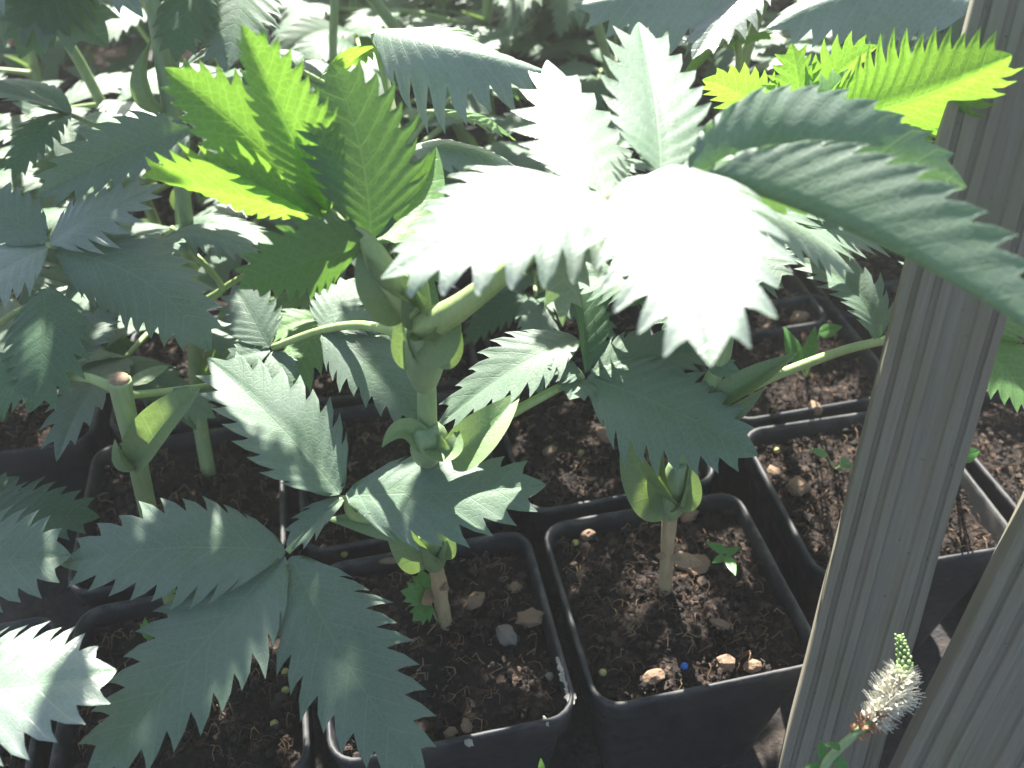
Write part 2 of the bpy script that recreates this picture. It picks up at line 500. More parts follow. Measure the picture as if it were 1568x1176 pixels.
# ------------------------------------------------------------------ leaflet builder
def bez(p0, p1, p2, s):
    return p0 * (1 - s) ** 2 + p1 * (2 * s * (1 - s)) + p2 * s * s
def dbez(p0, p1, p2, s):
    return (p1 - p0) * (2 * (1 - s)) + (p2 - p1) * (2 * s)
def leaflet_mesh(base, tip, width, nh, mid=None, fold=12, droop=.25, teeth=10, seed=0, twist=0, origin=Vector((0, 0, 0)),
                 tooth=.34, ripple=1.0, shape='lance', foldl=None, foldr=None, curl=0.0, blunt=False):
    """Toothed leaflet as a curved sheet: midrib from base to tip (through mid), full width, nh = way the upper face looks,
    fold = upward V in degrees, droop = how far the margins bend down (share of half width)."""
    r = random.Random(seed * 7919 + 13)
    base, tip, nh = Vector(base), Vector(tip), Vector(nh)
    if mid is None:
        mid = (base + tip) / 2 + nh.normalized() * (tip - base).length * .05
    ctrl = Vector(mid) * 2 - (base + tip) / 2
    L = (tip - base).length
    W = width / 2
    has = teeth > 0
    n = teeth if has else 6
    SEG = 4
    rows = n * SEG
    NC = 5
    def prof(s):
        if shape == 'lance':
            return max(0.03, (math.sin(math.pi * min(1, s ** .80)) ** .72) * (1 - .12 * s)) if s < 1 else 0.02
        if shape == 'ovate':
            return max(0.05, math.sin(math.pi * min(1, (s * .97 + .03) ** .62)) ** .85) if s < 1 else 0.02
        return max(0.25 if s < .9 else .06, math.sin(math.pi * min(1, s ** .9)) ** .5) if s < 1 else 0.03   # strap
    fl = R_(fold if foldl is None else foldl); frr = R_(fold if foldr is None else foldr)
    ph = r.uniform(0, 6.28)
    wav = r.uniform(.5, 1.4)
    def frame(s):
        s2 = min(max(s, 0), 1.0)
        T = dbez(base, ctrl, tip, s2).normalized()
        M = bez(base, ctrl, tip, s2) + (T * (s - s2) * L)
        nn = nh - T * nh.dot(T)
        if nn.length < 1e-4: nn = Vector((0, 0, 1)) - T * T.z
        nn.normalize()
        if twist:
            nn = Matrix.Rotation(R_(twist) * (s2 - .4), 3, T) @ nn
        return M, T, T.cross(nn), nn
    def place(s, t, sg, rowf):
        """s along the midrib, t = distance from it in units of W"""
        M, T, S, Nn = frame(s)
        f = frr if sg > 0 else fl
        a = abs(t) * W
        d = droop * W * t * t
        rip = ripple * .016 * W * math.sin(rowf * 2 * math.pi + .6) * min(1, t * 1.4)
        und = ripple * .10 * W * math.sin(s * 7 * wav + ph + sg * 1.1) * t * t
        ca, sa = math.cos(f), math.sin(f)
        z = rip + und - d
        return M + S * (sg * (a * ca - z * sa)) + Nn * (a * sa + z * ca)
    verts, uvs, faces = [], [], []
    midi = []
    for k in range(rows + 1):
        sm = k / rows
        s = sm - .155 * math.sin(math.pi * sm) * min(1.4, (W / L) / .22)
        M, T, S, Nn = frame(s)
        midi.append((len(verts), s))
        verts.append(M - Nn * (.018 * W)); uvs.append((0.0, sm * n))
    body = 1 - (tooth if has else 0)
    for sg in (1, -1):
        jit = [1 + r.uniform(-.34, .22) for _ in range(n + 1)]
        grid = []
        for k in range(rows + 1):
            sm = k / rows
            s0 = midi[k][1]
            w = prof(sm)
            row = [midi[k][0]]
            for c in range(1, NC):
                u = c / (NC - 1)
                s = s0 + (sm - s0) * u
                row.append(len(verts))
                verts.append(place(s, w * body * u, sg, sm * n)); uvs.append((sg * u * body, sm * n))
            grid.append(row)
        for k in range(rows):
            for c in range(NC - 1):
                q = (grid[k][c], grid[k][c + 1], grid[k + 1][c + 1], grid[k + 1][c])
                faces.append(q if sg > 0 else q[::-1])
        if has:
            for i in range(n):
                k0 = i * SEG
                sA, sB = k0 / rows, (k0 + SEG) / rows
                ds = sB - sA
                w = prof((sA + sB) / 2)
                if i == n - 1:
                    continue
                st = sA + ds * (1.12 + .28 * jit[i] * min(1, tooth / .3))
                st = min(st, 1.0)
                tw = (w * body + max(w, .12) * tooth * jit[i] * (0.55 if i == 0 else 1))
                prev = [grid[k0 + j][-1] for j in range(SEG + 1)]
                sm_ = (sA + sB) / 2
                wm_ = prof(sm_) * body
                for v in ((.4, .75, .95) if blunt else (.5,)):
                    con = math.sqrt(1 - v * v) * .80 if blunt else 1 - v
                    cur = []
                    for j in range(SEG + 1):
                        fj = j / SEG
                        sb = sA + ds * fj
                        wb = prof(sb) * body
                        s = sm_ + (st - sm_) * v + (fj - .5) * ds * con - .06 * ds
                        t = wb + (tw - wb) * v + (0 if blunt else .10 * w * tooth * (1 - fj))
                        cur.append(len(verts))
                        verts.append(place(s, t, sg, sb * n) + frame(s)[3] * (curl * W * .25 * v * v if blunt else 0))
                        uvs.append((sg * (body + tooth * v), i + .5 + (fj - .5) * con))
                    for j in range(SEG):
                        q = (prev[j], cur[j], cur[j + 1], prev[j + 1])
                        faces.append(q if sg > 0 else q[::-1])
                    prev = cur
                a = len(verts)
                P = place(st - (.06 * ds if blunt else 0), tw, sg, (i + .5))
                P = P + frame(st)[3] * (curl * W * .25 * (1 if blunt else r.uniform(.5, 1.4)))
                verts.append(P); uvs.append((sg * 1.0, i + .5))
                for j in range(SEG):
                    q = (prev[j], a, prev[j + 1])
                    faces.append(q if sg > 0 else q[::-1])
    return mesh('leaflet', [v - origin for v in verts], faces, True, uvs)

def tube_mesh(pts, rads, name='stem', seg=10, sub=5, origin=Vector((0, 0, 0)), flat=1.0, rough=0.0, cap=True):
    P = [Vector(p) for p in pts]
    path, rr = [], []
    for i in range(len(P) - 1):
        p0, p1, p2, p3 = P[max(i - 1, 0)], P[i], P[i + 1], P[min(i + 2, len(P) - 1)]
        for k in range(sub):
            t = k / sub
            path.append(.5 * ((2 * p1) + (p2 - p0) * t + (2 * p0 - 5 * p1 + 4 * p2 - p3) * t * t + (3 * p1 - p0 - 3 * p2 + p3) * t ** 3))
            rr.append(rads[i] + (rads[i + 1] - rads[i]) * t)
    path.append(P[-1]); rr.append(rads[-1])
    vs_, fs = [], []
    nrm = None
    for i, p in enumerate(path):
        T = (path[min(i + 1, len(path) - 1)] - path[max(i - 1, 0)]).normalized()
        if nrm is None:
            nrm = T.orthogonal().normalized()
        nrm = (nrm - T * nrm.dot(T)).normalized()
        b = T.cross(nrm)
        for k in range(seg):
            a = 2 * math.pi * k / seg
            q = rr[i] * (1 + rough * noise.noise(Vector((p.x * 300 + k, p.y * 300, p.z * 250))))
            vs_.append(p + nrm * (math.cos(a) * q) + b * (math.sin(a) * q * flat) - origin)
    for i in range(len(path) - 1):
        for k in range(seg):
            fs.append((i * seg + k, i * seg + (k + 1) % seg, (i + 1) * seg + (k + 1) % seg, (i + 1) * seg + k))
    if cap:
        fs.append(tuple(reversed(range(seg))))
        fs.append(tuple(range((len(path) - 1) * seg, len(path) * seg)))
    return mesh(name, vs_, fs)

# ------------------------------------------------------------------ plants built one by one
UP = (0, 0, 1); CAMW = (0, -.45, .9)
seedc = [0]
class Plant:
    def __init__(self, name, label, base, cat='plant', group=None):
        self.o = Vector(base)
        self.root = empty(name, self.o)
        tag(self.root, label, cat, group)
    def stem(self, pts, rads, mat='stem', name='stem', parent=None, **kw):
        me = tube_mesh([at(*p) if not isinstance(p, Vector) else p for p in pts], rads, name, origin=self.o, **kw)
        return link(name, me, MAT[mat], parent or self.root)
    def leaf(self, pts, rads, mat='petiole'):
        return self.stem(pts, rads, mat, 'leaf', sub=5, seg=8)
    def let(self, parent, b, t, w, nh=UP, mid=None, mat='leaf', name='leaflet', **kw):
        """b, t, mid: photograph pixel and depth; w: full width in photograph pixels at the leaflet's depth"""
        seedc[0] += 1
        B = at(*b); T = at(*t); d = (b[2] + t[2]) / 2
        Mi = at(*mid) if mid else None
        kw.setdefault('seed', seedc[0])
        me = leaflet_mesh(B, T, w * d / FPX, nh, Mi, origin=self.o, **kw)
        me.name = name
        return link(name, me, MAT[mat], parent or self.root)
    def stip(self, b, t, w, nh=CAMW, mid=None, parent=None, **kw):
        kw.setdefault('fold', 30); kw.setdefault('droop', -.25); kw.setdefault('shape', 'ovate')
        return self.let(parent, b, t, w, nh, mid, 'stipule', 'stipule', teeth=0, ripple=.4, **kw)

# --- the plant in the middle
p = Plant('honey_bush', 'middle plant with jointed pale stem, sunlit white leaflets on top, spread leaflets at lower left', onz(682, 968, .078), group='potted grey-green plants with toothed leaflets')
mid_plant = p
p.stem([(684, 975, .379), (676, 920, .362), (668, 870, .350), (664, 830, .340)], [.0030, .0029, .0030, .0033], 'woody', 'stem_base', rough=.3)
p.stem([(664, 845, .343), (660, 760, .325), (655, 660, .304), (653, 590, .291), (648, 500, .275), (640, 440, .265), (634, 400, .259)],
       [.0033, .0032, .0033, .0031, .0033, .0032, .0018])
p.let(None, (664, 905, .360), (645, 925, .352), 24, (0, -.8, .5), None, 'husk', 'husk', teeth=0, fold=20)
p.let(None, (672, 893, .355), (688, 903, .350), 16, (0, -.6, .8), None, 'husk', 'husk', teeth=0, fold=20)
# clasping stipules up the stem
p.stip((668, 856, .340), (586, 770, .325), 84, (-.3, -.8, .5), (630, 825, .328))
p.stip((672, 854, .338), (690, 810, .330), 40, (.5, -.8, .3))
p.stip((655, 690, .300), (585, 685, .298), 50, (0, -.5, .8), (620, 660, .298))
p.stip((660, 680, .300), (700, 655, .300), 55, (0, -.5, .8), (690, 690, .295))
p.stip((690, 705, .302), (797, 598, .312), 78, (-.35, -.7, .55), (745, 660, .302), fold=20)
p.stem([(653, 592, .2895), (652, 572, .285), (652, 540, .2785), (650, 508, .273), (648, 486, .270)], [.0036, .0062, .0080, .0074, .0048], 'sheath', 'sheath', flat=.75, rough=.04)
p.stem([(655, 704, .311), (656, 688, .306), (657, 668, .301), (656, 652, .299)], [.0036, .0066, .0068, .0042], 'sheath', 'sheath', flat=.8, rough=.04)
p.stem([(667, 868, .345), (665, 850, .3405), (664, 825, .334), (662, 805, .331)], [.0033, .0062, .0066, .0042], 'sheath', 'sheath', flat=.8, rough=.04)
p.stip((640, 560, .278), (616, 478, .268), 46, (-.3, -.9, .2), (618, 525, .271))
p.stip((668, 556, .278), (694, 486, .270), 44, (.3, -.9, .2), (692, 528, .271))
p.stip((645, 520, .270), (696, 462, .262), 78, (.2, -.9, .3), (676, 516, .262))
p.stip((632, 470, .268), (552, 380, .257), 84, (-.2, -.8, .3), (582, 440, .256))
p.stip((650, 500, .268), (628, 425, .254), 60, (-.2, -.9, .2))
# L4: the dark hand of leaflets, lower left
lf = p.leaf([(648, 835, .334), (590, 800, .322), (540, 790, .317), (522, 765, .3145), (440, 845, .3045)], [.0024, .0018, .0016, .0014, .0012])
p.let(lf, (640, 815, .330), (500, 795, .318), 46, (0, -.4, .9), (570, 800, .321), 'stipule', 'wing', teeth=0, shape='ovate', fold=-10)
p.let(lf, (520, 757, .3135), (318, 548, .330), 182, (.10, -.25, 1), (425, 648, .318), foldr=8, foldl=20, droop=.10, teeth=10, tooth=.34)
p.let(lf, (530, 757, .3130), (836, 742, .309), 185, (0, -.28, 1), (685, 752, .305), fold=5, droop=.30, teeth=9, tooth=.34)
p.let(lf, (437, 846, .3040), (92, 864, .300), 185, (0, -.35, 1), (262, 838, .297), fold=6, droop=.25, teeth=11, tooth=.34)
p.let(lf, (435, 850, .3040), (130, 1196, .277), 222, (-.05, -.40, 1), (296, 1002, .288), fold=5, droop=.22, teeth=11, tooth=.34)
p.let(lf, (446, 852, .3040), (652, 1196, .281), 212, (.05, -.45, 1), (530, 1012, .292), fold=4, droop=.20, teeth=11, tooth=.36)
p.let(lf, (524, 764, .3135), (440, 842, .3045), 66, (-.1, -.1, 1), None, 'leaf', 'wing', teeth=5, shape='strap', fold=14, droop=.0)
# L3: leaf to the right of the stem
lf = p.leaf([(665, 690, .305), (720, 672, .308), (785, 632, .312), (893, 574, .316)], [.0026, .0020, .0018, .0013])
p.let(lf, (900, 577, .3155), (1160, 697, .304), 212, (.05, -.40, 1), (1030, 628, .305), fold=4, droop=.28, teeth=11, mat='leaf')
p.let(lf, (905, 572, .3160), (1090, 540, .325), 130, (.0, -.25, 1), (1000, 545, .318), fold=10, droop=.2, teeth=9)
p.let(lf, (896, 570, .3165), (880, 372, .330), 105, (.35, -.75, .6), (893, 470, .320), foldl=55, foldr=10, droop=.2, teeth=9, mat='deep')
p.let(lf, (886, 520, .325), (668, 655, .322), 140, (-.15, -.12, 1), (790, 560, .318), fold=12, droop=.2, teeth=10)
p.let(lf, (893, 576, .3155), (838, 560, .313), 60, (0, -.2, 1), None, teeth=6, tooth=.45, fold=10)
p.let(lf, (893, 580, .3155), (872, 612, .309), 70, (0, -.2, 1), None, teeth=5, tooth=.2, shape='ovate')
# L5: leaf left behind the stem
lf = p.leaf([(640, 520, .290), (560, 498, .315), (492, 506, .330), (418, 532, .340)], [.0020, .0016, .0015, .0013])
p.let(lf, (494, 508, .329), (645, 650, .318), 130, (.1, -.40, 1), (570, 560, .320), fold=5, droop=.25, teeth=9)
p.let(lf, (492, 503, .330), (548, 425, .345), 100, (-.1, -.35, 1), None, fold=8, teeth=8)
p.let(lf, (500, 505, .329), (618, 490, .330), 60, (0, -.3, 1), None, fold=20, teeth=8)
p.let(lf, (412, 532, .340), (358, 436, .352), 100, (0, -.45, .9), None, fold=8, teeth=8)
p.let(lf, (414, 536, .340), (345, 552, .338), 66, (0, -.3, 1), None, teeth=7)
p.let(lf, (418, 538, .340), (446, 596, .332), 60, (0, -.3, 1), None, teeth=7)
# L1: backlit yellow-green leaf, upper left
lf = p.leaf([(632, 470, .266), (590, 420, .258), (564, 372, .256), (530, 345, .256), (498, 322, .256)], [.0052, .0046, .0028, .0019, .0013])
p.let(lf, (506, 322, .256), (370, 38, .236), 165, (-.12, 1, -.1), (436, 185, .245), 'young', foldr=-62, foldl=6, droop=.0, teeth=14, tooth=.30, curl=.3)
p.let(lf, (503, 326, .255), (252, 104, .246), 165, (-.05, 1, -.1), (380, 208, .249), 'young', foldr=-44, foldl=6, droop=.0, teeth=13, tooth=.30, curl=.3)
p.let(lf, (494, 334, .254), (218, 270, .258), 190, (-.05, 1, .25), (355, 298, .252), 'young', foldr=30, foldl=4, droop=.05, teeth=12, curl=.3)
p.let(lf, (568, 368, .257), (506, 98, .250), 220, (.1, 1, -.1), (552, 225, .254), 'deep', foldr=-40, foldl=6, droop=.1, teeth=11)  # darker leaf material stands in for the shade on this leaflet
p.let(lf, (562, 374, .256), (366, 442, .250), 170, (-.1, 1, .15), (465, 402, .249), 'deep', fold=10, droop=.1, teeth=11)  # shade put into the colour here too, by the darker leaf material
p.let(lf, (572, 366, .258), (668, 225, .275), 90, (.5, .45, .75), (640, 300, .266), 'young', foldl=40, foldr=10, teeth=0, shape='ovate')
# L2: the blown-out sunlit leaf on top, reaching right
lf = p.leaf([(652, 500, .266), (705, 470, .254), (790, 405, .242), (870, 345, .232), (935, 305, .226), (1000, 275, .221), (1070, 275, .217)], [.0050, .0038, .0027, .0023, .0019, .0015, .0011])
p.let(lf, (800, 400, .240), (935, 305, .225), 34, (.3, -.2, 1), None, 'stipule', 'wing', teeth=4, shape='strap', fold=20, droop=0)
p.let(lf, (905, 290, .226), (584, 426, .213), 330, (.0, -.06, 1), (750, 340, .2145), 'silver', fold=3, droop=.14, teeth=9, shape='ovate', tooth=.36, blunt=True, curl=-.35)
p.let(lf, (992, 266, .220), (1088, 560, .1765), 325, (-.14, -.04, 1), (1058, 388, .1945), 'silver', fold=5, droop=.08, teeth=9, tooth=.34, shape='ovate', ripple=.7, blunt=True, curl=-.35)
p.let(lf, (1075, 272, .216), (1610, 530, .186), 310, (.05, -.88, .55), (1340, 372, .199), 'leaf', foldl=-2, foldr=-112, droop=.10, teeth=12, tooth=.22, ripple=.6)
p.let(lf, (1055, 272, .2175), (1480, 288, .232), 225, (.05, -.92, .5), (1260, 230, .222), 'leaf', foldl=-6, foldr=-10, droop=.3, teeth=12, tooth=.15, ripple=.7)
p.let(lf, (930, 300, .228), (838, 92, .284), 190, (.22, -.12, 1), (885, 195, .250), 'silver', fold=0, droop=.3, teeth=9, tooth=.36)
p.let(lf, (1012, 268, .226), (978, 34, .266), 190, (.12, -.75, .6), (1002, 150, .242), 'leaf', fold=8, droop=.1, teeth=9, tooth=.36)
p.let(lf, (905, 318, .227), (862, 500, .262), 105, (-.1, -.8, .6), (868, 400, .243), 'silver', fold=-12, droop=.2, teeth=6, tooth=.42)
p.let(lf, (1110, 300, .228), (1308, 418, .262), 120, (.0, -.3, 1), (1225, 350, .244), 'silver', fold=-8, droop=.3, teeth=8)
# leaf behind, drooping from the top left of the crown
lf = p.leaf([(648, 470, .268), (640, 400, .285), (618, 250, .300), (590, 120, .308), (572, 50, .302)], [.0020, .0018, .0016, .0014, .0012], 'petiole')
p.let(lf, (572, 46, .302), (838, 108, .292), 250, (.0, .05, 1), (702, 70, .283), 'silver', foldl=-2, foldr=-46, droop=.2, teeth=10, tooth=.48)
p.let(lf, (575, 70, .304), (500, 130, .315), 120, (-.2, .4, .8), None, 'young', fold=14, teeth=8)
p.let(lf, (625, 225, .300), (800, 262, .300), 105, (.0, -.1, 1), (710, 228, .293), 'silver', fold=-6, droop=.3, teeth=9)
p.let(lf, (640, 170, .30), (790, 215, .30), 90, (.2, .2, 1), (720, 180, .295), 'young', fold=10, teeth=9)

# --- the right-hand plant
p = Plant('honey_bush', 'plant in the right front pot, its pale leaf stalk running behind the slat', onz(1018, 918, .079), group='potted grey-green plants with toothed leaflets')
right_plant = p
p.stem([(1017, 925, .387), (1021, 860, .372), (1026, 780, .352), (1030, 752, .346)], [.0029, .0028, .0029, .0030], 'woody', 'stem_base', rough=.25)
p.stem([(1028, 770, .350), (1038, 710, .338), (1060, 650, .327), (1086, 590, .317), (1108, 540, .308), (1120, 430, .295), (1130, 330, .290)], [.0030, .0032, .0030, .0029, .0027, .0024, .0018])
p.stem([(1029, 790, .352), (1031, 770, .346), (1034, 738, .339), (1040, 708, .335)], [.0031, .0060, .0066, .0040], 'sheath', 'sheath', flat=.8, rough=.04)
p.stip((1030, 778, .346), (958, 655, .328), 86, (-.3, -.8, .4), (985, 730, .332))
p.stip((1032, 778, .346), (1016, 690, .330), 60, (-.3, -.8, .4), (1010, 735, .334), fold=40)
p.stip((1030, 775, .346), (1055, 706, .334), 52, (.4, -.8, .4), (1052, 750, .338))
p.let(None, (1020, 853, .366), (1003, 850, .362), 12, (0, -.6, .8), None, 'husk', 'husk', teeth=0)
p.let(None, (1028, 850, .366), (1076, 864, .366), 30, (0, -.3, 1), None, 'husk', 'husk', teeth=0, fold=-10)
p.let(None, (1030, 842, .366), (1044, 835, .366), 14, (0, -.3, 1), None, 'husk', 'husk', teeth=0)
lf = p.leaf([(1078, 620, .320), (1130, 600, .322), (1200, 570, .327), (1290, 537, .336), (1350, 522, .342), (1420, 505, .350), (1480, 500, .358)], [.0028, .0021, .0018, .0017, .0017, .0016, .0012])
p.stip((1080, 632, .318), (1222, 540, .322), 54, (-.05, -.25, 1), (1150, 586, .314), fold=26)
p.stip((1076, 640, .317), (1172, 592, .318), 44, (.0, -.95, .3), (1120, 628, .312))
p.let(lf, (1342, 522, .341), (1214, 396, .356), 100, (.45, -.45, .8), (1308, 445, .342), 'leaf', foldl=4, foldr=36, droop=.1, teeth=9, tooth=.4)
p.let(lf, (1470, 500, .357), (1600, 640, .345), 150, (.1, -.2, 1), None, 'young', teeth=10)
p.let(lf, (1480, 498, .358), (1640, 470, .365), 130, (.1, -.2, 1), None, 'young', teeth=10)
p.let(lf, (1440, 505, .353), (1420, 380, .38), 120, (.1, -.2, 1), None, 'leaf', teeth=9)
lf = p.leaf([(1118, 440, .296), (1080, 400, .300), (1040, 380, .306)], [.0020, .0016, .0012])
p.let(lf, (1045, 380, .306), (960, 470, .305), 100, (0, -.5, .8), None, 'deep', teeth=8)
p.let(lf, (1085, 560, .310), (1132, 568, .306), 40, (0, -.5, .8), None, 'leaf', teeth=4, tooth=.2)
p.let(lf, (1040, 380, .306), (1200, 440, .320), 110, (0, -.4, .9), None, 'leaf', teeth=9)

lf = p.leaf([(1130, 335, .291), (1112, 345, .298), (1090, 335, .306)], [.0020, .0016, .0012])
for b, t, w in (((1105, 345, .300), (950, 330, .345), 170), ((1105, 350, .298), (1010, 470, .285), 160), ((1110, 350, .296), (1190, 440, .275), 150), ((1120, 340, .296), (1270, 290, .335), 170),
                ((1125, 345, .294), (1370, 370, .320), 170), ((1095, 335, .304), (1060, 215, .35), 150)):
    p.let(lf, b, t, w, (0, -.2, 1), None, 'leaf', teeth=10, droop=.2)
lf = p.leaf([(1120, 430, .295), (1060, 440, .300), (1000, 430, .306)], [.0020, .0016, .0012])
for b, t, w in (((1000, 430, .306), (860, 425, .320), 130), ((1000, 430, .306), (960, 330, .335), 140), ((1050, 440, .301), (1040, 520, .290), 130)):
    p.let(lf, b, t, w, (0, -.2, 1), None, 'deep', teeth=9, droop=.2)

# --- young sunlit shoot, top right
p = Plant('honey_bush', 'bright yellow-green young shoot glowing in the sun beside the slat at top right', Vector((.218, .458, .078)), group='potted grey-green plants with toothed leaflets')
shoot = p
b0 = p.o
p.stem([b0, at(1250, 330, .40), at(1228, 240, .345), at(1222, 190, .330), at(1220, 165, .326)], [.003, .0029, .0026, .0022, .0014])
lf = p.leaf([(1222, 200, .331), (1250, 190, .327), (1276, 182, .322)], [.0022, .0018, .0012])
p.let(lf, (1262, 190, .315), (1548, 84, .238), 200, (.25, 1, .1), (1400, 150, .275), 'young', foldl=4, foldr=50, teeth=15, tooth=.34, curl=.3)
p.let(lf, (1245, 188, .320), (1450, 128, .280), 165, (.1, 1, .1), (1350, 168, .298), 'young', foldl=10, foldr=50, teeth=13, tooth=.34, curl=.3)
lf = p.leaf([(1218, 200, .331), (1205, 195, .329), (1188, 196, .326)], [.0022, .0016, .0012])
p.let(lf, (1192, 200, .326), (1076, 122, .320), 115, (-.1, 1, .1), (1140, 150, .327), 'young', foldr=40, foldl=6, teeth=10)
p.let(lf, (1226, 192, .326), (1212, 66, .314), 110, (-.1, 1, .1), (1222, 130, .319), 'young', fold=34, teeth=9, tooth=.42)
p.let(lf, (1240, 190, .322), (1300, 105, .318), 90, (-.3, .2, .8), (1262, 160, .312), 'young', fold=50, teeth=9, tooth=.42)
p.let(lf, (1236, 190, .330), (1345, 70, .318), 120, (-.1, 1, .1), (1280, 120, .322), 'young', fold=30, teeth=10, tooth=.42)
lf = p.leaf([(1228, 230, .342), (1290, 220, .352), (1340, 240, .360)], [.0020, .0016, .0012])
p.let(lf, (1300, 222, .354), (1440, 300, .345), 130, (.1, -.2, 1), None, 'deep', teeth=10)
p.let(lf, (1245, 230, .345), (1180, 300, .345), 100, (.1, -.2, 1), None, 'leaf', teeth=9)

# --- left plant with the cut top
p = Plant('honey_bush', 'left plant whose thick pale stem is cut off flat with a brown end', onz(282, 990, .078), group='potted grey-green plants with toothed leaflets')
left_plant = p
p.stem([(284, 996, .386), (262, 920, .372), (240, 840, .352), (222, 760, .340), (205, 680, .328), (190, 620, .318), (183, 582, .312)], [.0030, .0030, .0032, .0034, .0036, .0037, .0040])
p.stem([(183.5, 584, .3123), (182.5, 577, .3112)], [.0036, .0030], 'husk', 'cut_end', sub=2)
p.stip((205, 712, .328), (306, 594, .318), 74, (-.2, -.7, .6), (258, 640, .314), fold=24)
p.stip((208, 718, .328), (176, 672, .324), 44, (-.6, -.7, .3))
lf = p.leaf([(190, 600, .315), (140, 580, .314), (90, 562, .316), (62, 450, .325)], [.0020, .0017, .0015, .0012])
p.let(lf, (66, 442, .325), (44, 632, .309), 150, (.05, -.45, .9), (66, 530, .312), 'deep', fold=4, droop=.3, teeth=9)
p.let(lf, (80, 560, .316), (-70, 620, .31), 120, (.05, -.45, .9), None, 'deep', teeth=9)
p.let(lf, (95, 560, .317), (175, 470, .338), 90, (.1, -.35, 1), None, 'leaf', teeth=9, tooth=.45)
lf = p.leaf([(188, 606, .317), (250, 600, .330), (320, 590, .345)], [.0016, .0014, .0010])
p.let(lf, (200, 590, .320), (258, 560, .335), 26, (.2, -.3, 1), None, 'stipule', teeth=0)
p.let(lf, (255, 600, .331), (330, 640, .335), 60, (.2, -.3, 1), None, 'leaf', teeth=7)

# --- tall plant behind it, its stem leaves the picture at the top
p = Plant('honey_bush', 'tall plant at the left whose two straight stems rise out of the picture', onz(322, 742, .079), group='potted grey-green plants with toothed leaflets')
tall_plant = p
p.stem([(324, 748, .446), (305, 640, .436), (300, 560, .428), (295, 470, .420), (285, 340, .408), (262, 180, .394), (240, 40, .384), (225, -60, .378), (205, -200, .368), (180, -380, .355)],
       [.0034, .0034, .0034, .0034, .0034, .0033, .0033, .0032, .003, .002])
p.stem([(292, 420, .415), (275, 250, .412), (266, 100, .408), (262, -20, .405), (255, -200, .395), (262, -420, .38)], [.0022, .0024, .0026, .0026, .0024, .0018])
p.stip((300, 610, .428), (340, 470, .425), 60, (.5, -.6, .4), (330, 540, .420))
p.stip((300, 640, .43), (292, 590, .424), 40, (-.5, -.6, .4))
p.stip((250, 170, .392), (232, 60, .39), 60, (-.6, -.5, .4), (226, 120, .386))
lf = p.leaf([(290, 415, .413), (225, 398, .385), (160, 380, .360), (72, 376, .340)], [.0022, .0019, .0017, .0013])
p.let(lf, (76, 372, .340), (246, 282, .352), 145, (-.1, -.30, 1), (150, 325, .340), 'silver', fold=6, teeth=9, tooth=.45)
p.let(lf, (72, 378, .340), (-90, 480, .325), 150, (-.1, -.30, 1), None, 'silver', fold=6, teeth=9)
p.let(lf, (70, 372, .340), (-60, 290, .355), 120, (-.1, -.30, 1), None, 'leaf', fold=6, teeth=9)
p.let(lf, (84, 384, .341), (322, 538, .338), 185, (.05, -.25, 1), (222, 430, .332), 'leaf', foldl=4, foldr=-22, droop=.35, teeth=11)
lf = p.leaf([(275, 260, .402), (285, 215, .385), (300, 196, .372)], [.0022, .0018, .0013])
p.let(lf, (298, 198, .372), (54, 304, .352), 120, (-.3, -.75, .5), (180, 236, .356), 'leaf', foldl=10, foldr=30, droop=.1, teeth=10)
p.let(lf, (300, 196, .372), (420, 150, .37), 130, (0, -.3, 1), None, 'leaf', teeth=9)
lf = p.leaf([(288, 380, .411), (340, 440, .40), (300, 465, .39)], [.0016, .0014, .0010])
p.stem([(296, 470, .418), (330, 450, .41), (360, 430, .405), (420, 395, .40)], [.0016, .0015, .0014, .0010], 'petiole', 'leaf', sub=4, seg=8)

lf = p.leaf([(232, -10, .381), (120, -80, .400), (-40, -70, .420)], [.0020, .0017, .0013])
p.let(lf, (-40, -60, .420), (166, 72, .400), 210, (.1, -.5, .8), (60, -15, .405), 'leaf', teeth=9, droop=.3)
p.let(lf, (120, -80, .400), (30, 90, .40), 150, (.1, -.5, .8), None, 'deep', teeth=9, droop=.3)
lf = p.leaf([(228, -50, .379), (320, -60, .385), (390, -40, .39)], [.0020, .0017, .0013])
p.let(lf, (385, -45, .390), (345, 110, .375), 150, (-.1, -.6, .7), None, 'leaf', teeth=9, droop=.3)
p.let(lf, (310, -60, .385), (270, 95, .375), 120, (-.1, -.6, .7), None, 'deep', teeth=9, droop=.3)

# --- plant whose drooping leaves hang in along the top edge
p = Plant('honey_bush', 'plant whose grey leaves droop in along the top edge, teeth hanging down', Vector((.121, .4396, .079)), group='potted grey-green plants with toothed leaflets')
p.stem([p.o, Vector((.121, .44, .15)), Vector((.119, .436, .22)), at(1190, -50, .40)], [.003, .003, .0028, .0018])
lf = p.leaf([(1190, -45, .400), (1150, -60, .398), (1100, -40, .396)], [.0020, .0016, .0012])
p.let(lf, (1195, -40, .398), (878, 6, .392), 210, (0, .05, 1), (1030, -22, .384), 'silver', foldl=-50, foldr=0, droop=.2, teeth=11, tooth=.36)
p.let(lf, (1170, -40, .398), (1060, 90, .380), 120, (-.1, -.2, 1), None, 'silver', teeth=9)
lf = p.leaf([(1195, -40, .400), (1320, -70, .390), (1500, -30, .372)], [.0020, .0016, .0012])
p.let(lf, (1500, 0, .368), (1172, 44, .372), 230, (0, .05, 1), (1335, -22, .360), 'silver', foldl=-48, foldr=0, droop=.2, teeth=11, tooth=.36)
p.let(lf, (1200, -30, .400), (1090, 20, .42), 130, (0, .1, 1), None, 'leaf', teeth=9)
p.let(lf, (1300, -60, .39), (1350, 60, .395), 130, (0, -.5, .8), None, 'leaf', teeth=9)
